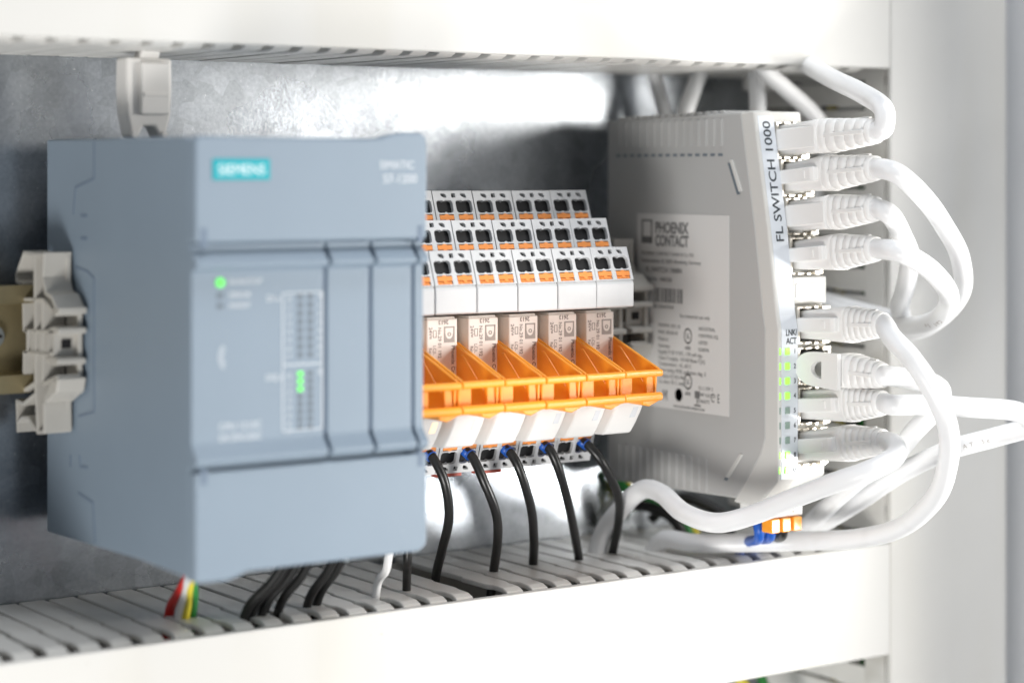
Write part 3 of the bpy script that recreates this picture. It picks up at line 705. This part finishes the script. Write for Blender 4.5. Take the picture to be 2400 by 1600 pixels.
# sticker
st = MB().box(-.14, .1, 28.2, 70.2, 22.9, 79.8).build('sticker', M['label'], sw)
sx, sy = (0, -1, 0), (0, 0, 1); X = -.2
L = [('PHOENIX', 4.5, 65.0, 74.2, .16), ('CONTACT', 4.5, 65.0, 70.4, .16), ('PHOENIX CONTACT GmbH & Co. KG', 1.45, 68, 67.6, 0), ('Flachsmarktstr. 8, 32825 Blomberg, Germany', 1.5, 68, 65.4, 0),
     ('FL SWITCH 1008N', 2.1, 66, 62.6, .02), ('Ord.No. 1085256', 1.7, 66, 60.0, 0), ('SN 2036475918', 1.4, 62, 52.0, 0), ('For industrial use only', 1.5, 50, 49.8, 0)]
for j, s_ in enumerate(('INDUSTRIAL', 'CONTROL EQ.', 'LISTED', 'E238705')): L.append((s_, 1.35, 41.5, 46.6-j*2.0, 0))
for j, s_ in enumerate(('HW/FW: 02/1.10', 'MAC: 00.A0.45', 'Made in', 'Germany')): L.append((s_, 1.45, 60, 46.6-j*2.0, 0))
for j, s_ in enumerate(('Supply 9-32 V DC, 170 mA typ.', 'Class 2 supply, 10/100 Base-T(X)', 'Temperature -10...60 C', 'Type rating: IP20, pollution deg. 2', 'Torque 0.5-0.6 Nm', 'Cu wire 75 C only')): L.append((s_, 1.6, 60, 38.8-j*1.75, 0))
for j, s_ in enumerate(('CL I, DIV 2', 'GRP A,B,C,D', 'E366272')): L.append((s_, 1.4, 41.5, 34.8-5.2-j*1.9, 0))
L += [('CE', 4.2, 35.5, 25.6-.6, -.02), ('www.phoenixcontact.com', 1.35, 53, 23.5, 0)]
b = MB()
for s_, sz, y, z, bo in L:
    if s_ == 'CE': continue
    vs, fs = text_geo(s_, sz, 'LEFT', 1, .06, bo)
    mx_ = max(v[0] for v in vs); lim = y-29.6; kk = min(1, lim/mx_)
    if s_ in ('PHOENIX', 'CONTACT'): kk = min(1, 15.5/mx_)
    if sz < 2 and y > 59: kk = min(kk, 34/mx_)
    b.add([(v[0]*kk, v[1], v[2]) for v in vs], fs, frame((X, y if s_ not in ('PHOENIX', 'CONTACT') else 61.5, z), sx, sy))
b.build('lettering', M['labelink'], st)
b = MB()
vs, fs = text_geo('C', 3.6, 'LEFT', 1, .06, .03); b.add([(v[0]*.6, v[1], v[2]) for v in vs], fs, frame((X, 36.0, 26.4), sx, sy))
vs, fs = text_geo('E', 3.6, 'LEFT', 1, .06, .03); b.add([(v[0]*.6, v[1], v[2]) for v in vs], fs, frame((X, 33.2, 26.4), sx, sy))
def ring(cy, cz, r, w_, sq=.8):
    vs, fs = flat_curve([[(cy-q*math.cos(R(a))*sq, cz+q*math.sin(R(a))) for a in range(0, 360, 20)] for q in (r, r-w_)], .06)
    return [(X, -v[0]*-1, v[1]) for v in vs], fs
for cz in (44.6, 31.0-.8+1.2):
    vs, fs = ring(46.3, cz, 2.3, .45); b.add([(X, v[1], v[2]) for v in vs], fs)
    vs, fs = text_geo('UL', 2.0, 'CENTER', .8, .06, .03); b.add([(v[0]*.7, v[1], v[2]) for v in vs], fs, frame((X, 46.3, cz-.7), sx, sy))
    vs, fs = text_geo('LISTED', 1.2, 'CENTER', 1, .06, 0.03); b.add([(v[0]*.7, v[1], v[2]) for v in vs], fs, frame((X, 46.3, cz-3.9), sx, sy))
vs, fs = flat_curve([[(50.5+1.7*math.cos(R(a)), 27.2+1.9*math.sin(R(a))) for a in range(0, 360, 20)]], .06); b.add([(X, v[0], v[1]) for v in vs], fs)
vs, fs = text_geo('[H[', 3.2, 'LEFT', .8, .06, .03); b.add([(v[0]*.6, v[1], v[2]) for v in vs], fs, frame((X, 58, 25.9), sx, sy))
b.box(X-.03, X+.05, 43.2, 41.0, 26.9, 29.0).box(X-.03, X+.05, 43.4, 40.6, 24.6, 25.1).box(X-.03, X+.05, 42.3, 41.9, 25.3, 27)
# logo frame beside the maker's name
for q in ((67.9, 62.9, 77.5, 78.0), (67.9, 67.3, 71.0, 78.0), (63.5, 62.9, 71.0, 78.0), (67.9, 62.9, 71, 73)): b.box(X-.03, X+.05, q[1], q[0], q[2], q[3])
y = 62.0; random.seed(3)
while y > 48.4:
    w_ = random.choice((.22, .3, .5, .75)); b.box(X-.03, X+.05, y-w_, y, 53.8, 58.0); y -= w_+random.choice((.2, .3, .5))
b.build('printed_marks', M['labelink'], st)

# ports
pz = [101.0, 90.4, 79.7, 68.7, 49.6, 38.3, 27.2, 15.6]
for i, z in enumerate(pz):
    y0 = Fy(z)-3.9
    mtx = Matrix.Translation((0, 0, 0))
    b = MB()
    b.box(7.3, 8.3, y0-1.2, y0+4, z-5.2, z+5.2).box(18.6, 19.7, y0-1.2, y0+4, z-5.2, z+5.2)
    b.box(8.3, 18.6, y0-1.2, y0+4, z+4.6, z+5.2).box(8.3, 18.6, y0-1.2, y0+4, z-5.2, z-4.6)
    for s_ in (-1, 1):
        b.box(9.6, 11.2, y0-1.9, y0+1, z+s_*4.9-.35, z+s_*4.9+.35).box(13.0, 14.4, y0-2.0, y0+1, z+s_*5.0-.4, z+s_*5.0+.4).box(15.4, 17.6, y0-2.6, y0+1, z+s_*4.7-.6, z+s_*4.7+.6)
    ps = b.build('port', M['shield'], sw, bevel=.15)
    MB().box(8.4, 18.5, y0+.6, y0+1.4, z-4.5, z+4.5).build('port_opening', M['black'], ps)
MB().box(7.2, 19.7, Fy(60)-5.2, Fy(60)+2, 55.4, 62.9).build('port_divider', M['bezel'], sw, bevel=.4)
MB().box(8.0, 17.4, Fy(60)-5.6, Fy(60)-4, 57.2, 61.2).build('divider_pad', M['white'], sw, bevel=.3)
# supply connector underneath
cn = MB().box(2.0, 14.6, 13.5, 26, -4.2, 1.8).build('supply_connector', M['white'], sw, bevel=.4)
for j in range(3):
    MB().box(2.3+j*4.1, 5.5+j*4.1, 12.8, 17, -8.3, -4.4).build('release_tab', M['orange'], cn, bevel=.3)
    MB().box(3.0+j*4.1, 5.2+j*4.1, 13.2, 14, -3.2, -1.0).build('terminal_slot', M['shield'], cn)
for x, m, l in ((184.2, 'blue', 'left blue wire under the orange tabs of the switch connector'), (188.4, 'blue', 'right blue wire under the orange tabs of the switch connector'), (193.0, 'wire', 'black wire under the orange tabs of the switch connector')):
    MB().tube([(x, 20, -5), (x, 19, -8.6), (x+2.5, 22.5, -11.5), (x+9, 34, -14.5), (x+14, 44, -20), (x+15, 46, -34)], 1.5, 12, 5).build('supply_wire', M[m], label=l, cat='wire')

# ================================================================== PATCH CABLES
def plug(t, z, kind, z_end, yend=-22.0, xend=190.5, xs=193.2):
    """plug and boot from the port outward (-Y)"""
    yf = Fy(z)-6.0
    a = Vector((xs, yf+4, z)); e = Vector((xend, yend, z_end)); Ltot = (a-e).length
    yax = (a-e).normalized(); xax = Vector((1, 0, 0)); xax = (xax-yax*xax.dot(yax)).normalized(); zax = xax.cross(yax)
    m4 = Matrix((xax, yax, zax)).transposed().to_4x4(); m4.translation = a
    k0 = -19.5                      # body from y=0 to k0, boot from k0 to -Ltot
    b = MB()
    if kind == 'hood':
        b.loft([(0, 1, 0, 2.3, 3.9, 7), (-15, 1, 0, 2.3, 4.1, 7), (-17, 0, 0, 3.6, 4.7, 5), (k0-1.5, 0, 0, 3.7, 4.9, 4)], 28, m4)
    elif kind == 'flat':
        b.loft([(0, 0, 0, 3.5, 4.1, 6), (k0+1, -.2, 0, 4.1, 4.6, 6), (k0-1.5, -.2, 0, 4.2, 4.8, 6)], 28, m4)
        b.prism([(-3.9, 3.0), (-4.6, 2.7), (-4.6, -2.7), (-3.9, -3.2)], 0, k0-1, 'Y', m4)
    else:
        b.loft([(0, 0, 0, 3.1, 3.9, 7), (-6, 0, 0, 3.2, 4.1, 7), (k0, 0, 0, 3.6, 4.9, 5), (k0-1.5, 0, 0, 3.7, 5.0, 4)], 28, m4)
    b.build('plug', M['boot'], t)
    if kind == 'latch':
        MB().prism([(-4.1, -2.0), (-4.9, -2.6), (-5.3, -17.5), (-4.9, -18.8), (-3.2, -18.8), (-3.0, -2)], -1.95, 1.95, 'Z', m4).build('latch', M['boot'], t, bevel=.35, seg=3)
        MB().box(-5.42, -5.1, -15.2, -13.9, -1.0, 1.0, m4).build('latch_notch', M['boot'], t, bevel=.1)
    if kind == 'hood':
        out = [(-10.5+7.5*math.cos(R(q)), 4.7*math.sin(R(q))) for q in range(-90, 91, 10)]+[(-20.5, 4.9), (-20.5, -4.9)]
        hole = [(-14.0+4.3*math.cos(R(q)), 2.4*math.sin(R(q))) for q in range(-90, 91, 12)]
        vs, fs = flat_curve([out, hole], 1.3)
        # local (y', z') plane at x' = -4.6
        b = MB(); b.add([m4 @ Vector((-4.4+v[2], v[0], v[1])) for v in vs], fs); b.build('latch_hood', M['boot'], t, bevel=.3, seg=3)
    # boot with ribs
    secs = []; n = 4 if kind == 'hood' else 5
    y = k0-1.4; y1 = -Ltot; step = (y-y1-1.2)/n
    def hw(yy):
        f = (y-yy)/(y-y1)
        return 4.0-(.75)*f, 4.85-1.5*f
    base = y
    for i in range(n):
        for fr, g in ((0, 0), (.05, .06), (.35, .1), (.66, .06), (.71, -.38), (.85, -.38), (.90, 0.04)):
            yy = base-step*(i+fr); hx, hz = hw(yy); secs.append((yy, 0, 0, hx+g, hz+g, 3.2-1.0*(i/n)))
    hx, hz = hw(y1); secs += [(y1+1.2, 0, 0, hx, hz, 2.2), (y1+.3, 0, 0, hx, hz, 2.1), (y1, 0, 0, hx-.4, hz-.4, 2.1)]
    bt = MB().loft(secs, 28, m4).build('boot', M['boot'], t)
    # spine joining the ribs on the visible side
    MB().prism([(base-.3, -.6), (base-.3, .6), (y1+1.5, .5), (y1+1.5, -.5)], -3.9, -2.9, 'X', m4 @ Matrix.Translation((0, 0, 0))).box(-.6, .6, base-.3, y1+2.5, 3.0, 4.1, m4).build('boot_spine', M['boot'], bt, bevel=.2)
    return e
CG = 'white patch cables plugged into the switch'
cables = [
 (0, 'flat', 103.0, 'top white patch cable, bending sharply up and back into the upper duct',
  [(189.6, -24.6, 104.0), (190.4, -23.4, 109.2), (196.9, -8.0, 113.9), (205.1, 12.0, 118.6), (219.0, 38.0, 124.4), (227.4, 55.0, 130)]),
 (1, 'latch', 93.2, 'second white patch cable from the top, arching right and down over the duct cover',
  [(189.5, -30, 91.6), (199.9, -29.0, 85.4), (216.4, -20.0, 78.0), (230.6, -13, 68.0), (236.6, -7, 57.0), (238.0, 8.0, 47.0), (242.0, 30.0, 44.5), (247, 54.0, 47.5), (247, 84, 54)]),
 (2, 'flat', 82.4, 'third white patch cable from the top, running under the second one',
  [(190.8, -26.0, 80.6), (206.2, -15.0, 74.4), (219.0, -5.0, 68.4), (226.6, 4.0, 60.4), (231.0, 11.0, 53.4), (238, 18.0, 48.8), (243, 34.0, 49.2), (246.0, 60.0, 52.0), (247, 86, 56)]),
 (3, 'latch', 71.7, 'fourth white patch cable, looping round and back behind the switch',
  [(189.5, -31, 71.0), (202, -30.0, 65.8), (219, -20.0, 57.8), (227, -7.0, 50.5), (233, 14, 47.2), (240.0, 44.0, 48.8), (247, 72.0, 54.2), (248, 90, 60)]),
 (4, 'latch', 51.5, 'fifth white patch cable, bowing wide and down across the covers to the lower duct',
  [(188.2, -29, 48.6), (188.0, -36.0, 43.8), (191.6, -40.0, 35.9), (196.5, -41.0, 25.9), (200.8, -37.0, 16.1), (205.6, -28.0, 5.2), (209.3, -12.0, -5.2), (209.2, 5.0, -10.9), (204.3, 22.0, -13.6), (194, 35.0, -14.9), (183.8, 46.0, -15.6), (181, 58.0, -16.2), (180, 64, -24)]),
 (5, 'hood', 37.9, 'sixth white patch cable, with a large hooded latch that has a round gap',
  [(197.5, -23.0, 37.2), (210.1, -16.0, 35.1), (222.0, -11.0, 33.2), (228.4, -8.0, 29.8), (226.0, -7.0, 24.8), (219, -7.0, 20.0), (213.5, -4.0, 12.8), (212.5, 10.0, 4.2), (217.2, 30.0, -8.4), (219, 40, -16), (219, 46, -28)]),
 (6, 'latch', 30.6, 'seventh patch cable, running far right out of the picture and doubling back',
  [(190.6, -27.5, 30.6), (199.1, -30.0, 30.4), (211.5, -34.0, 29.3), (226.0, -38.0, 27.6), (233.4, -36.0, 23.1), (230.8, -26.0, 19.2), (223.0, -16.0, 15.1), (220.3, 0.0, 7.1), (219.8, 15.0, -2.0), (220.4, 33.0, -11.7), (222, 48.0, -18.6), (222, 56, -28)]),
 (7, 'latch', 20.4, 'bottom white patch cable, turning left under the switch in a low sagging curve',
  [(190.2, -28.0, 20.2), (186.5, -31.5, 17.6), (179.5, -29.6, 14.4), (175.5, -22.0, 11.0), (173.8, -8.0, 5.4), (170.6, 6.0, -0.9), (165.9, 16.0, -4.0), (164.2, 28.0, -2.6), (166.1, 40.0, 1.0), (166.9, 50.0, 0.8), (165.4, 58.0, -5.5), (164.2, 66.0, -14.9), (164, 69, -28)])]
for i, kind, ze, lab, P in cables:
    t = empty('patch_cable', (193, Fy(pz[i])-5, pz[i]), label=lab, cat='patch cable', group=CG)
    base = t.location.copy()
    e = plug(t, pz[i], kind, ze, xend=189.6 if i < 4 else 192.2)
    P = [e-(Vector((193.2, Fy(pz[i])-1, pz[i]))-e).normalized()*-2.0, e]+[Vector(q) for q in P]
    cb = MB().tube(P, 2.75, 20, 8).build('cable', M['cable'], t)
    if i in (3, 6):                                     # faint jacket print that follows the cable
        pth = catmull([Vector(q) for q in P], 24); want = {3: 0.52, 6: 0.60}[i]; k = int(len(pth)*want); side = Vector((-.55, -.8, .1)); pb = MB()
        for ch in 'CAT 5e':
            tg = (pth[k+1]-pth[k-1]).normalized()*(-1 if i == 6 else 1); nn = (side-tg*side.dot(tg)).normalized(); ya = nn.cross(tg)
            if ch != ' ':
                vs, fs = text_geo(ch, 1.75, 'CENTER', 1, .05, 0); pb.add(vs, fs, frame(pth[k]+nn*2.74-ya*.7, tg, ya))
            go = 1.3; 
            while go > 0 and 2 < k < len(pth)-3:
                k2 = k+(-1 if i == 6 else 1); go -= (pth[k2]-pth[k]).length; k = k2
        pr_ = pb.build('jacket_print', M['logog'], cb)
    for c in t.children:
        c.location = -base          # parts were modelled in cabinet coordinates
for P, r, l in (([(218.6, 60.0, 132), (218.6, 60.0, 124.6), (219.1, 60.0, 118.0), (219.5, 60.0, 110.0), (220, 62, 90)], 2.6, 'white cable dropping straight behind the top of the switch'),
             ([(208, 48, 132), (211.6, 50.0, 124.0), (221.1, 50.0, 117.7), (233.5, 50.0, 109.4), (243, 54.0, 100.9), (246, 62, 90), (246, 66, 78)], 2.6, 'white cable slanting down to the right behind the top plug'),
             ([(211, 75, 132), (209.5, 75.0, 123.6), (206.9, 75.0, 118.2), (202.6, 75.0, 107.4), (203, 76, 95)], 2.6, 'white cable slanting down left behind the switch top'),
             ([(197, 85, 132), (198.7, 85.0, 123.7), (200.4, 85.0, 118.4), (203.8, 85.0, 107.6), (204, 85, 95)], 2.2, 'faint white cable furthest left behind the switch top')):
    MB().tube(P, r, 16, 7).build('white_cable', M['cable'], label=l, cat='cable', group='white cables behind the switch')
for (P, m, l) in (([(216, 72, -30), (217, 70, -18), (214, 74, -12), (206, 82, -9), (200, 88, -16)], 'wire', 'black wire loop low down behind the switch connector'),
               ([(203, 72, -34), (203, 72, -20), (199, 76, -12), (193, 86, -8), (188, 92, -2)], 'greenw', 'green wire low behind the sagging patch cable'),
               ([(206, 72, -34), (206, 72, -21), (202, 76, -14), (197, 86, -10), (192, 92, -4)], 'yellow', 'yellow wire low behind the sagging patch cable'),
               ([(200, 70, -34), (199, 70, -20), (195, 73, -12), (189, 84, -10), (186, 91, -18)], 'wire', 'black wire arch low behind the sagging patch cable'),
               ([(235, 62, -170), (234, 60, -90), (230, 70, -66), (240, 78, -61), (250, 86, -64)], 'greenw', 'green wire below the lower duct cover, at the right'),
               ([(228, 62, -170), (228, 60, -90), (222, 70, -66), (212, 78, -62), (200, 86, -66)], 'yellow', 'yellow wire below the lower duct cover, left of the green one')):
    MB().tube(P, 1.6, 10, 6).build('loose_wire', M[m], label=l, cat='wire')
for x, z, l in ((232, -10, 'small white connector block low beside the upright duct'), (238, 121, 'small white connector block high beside the upright duct')):
    t = empty('connector_block', (x, 80, z), label=l, cat='connector')
    MB().box(-4, 4, -4, 4, -3, 3).build('body', M['white'], t, bevel=.6)
    MB().box(-1.5, 3, -5.6, -3.9, -1.8, 1.8).build('cap', M['bezel'], t, bevel=.3)
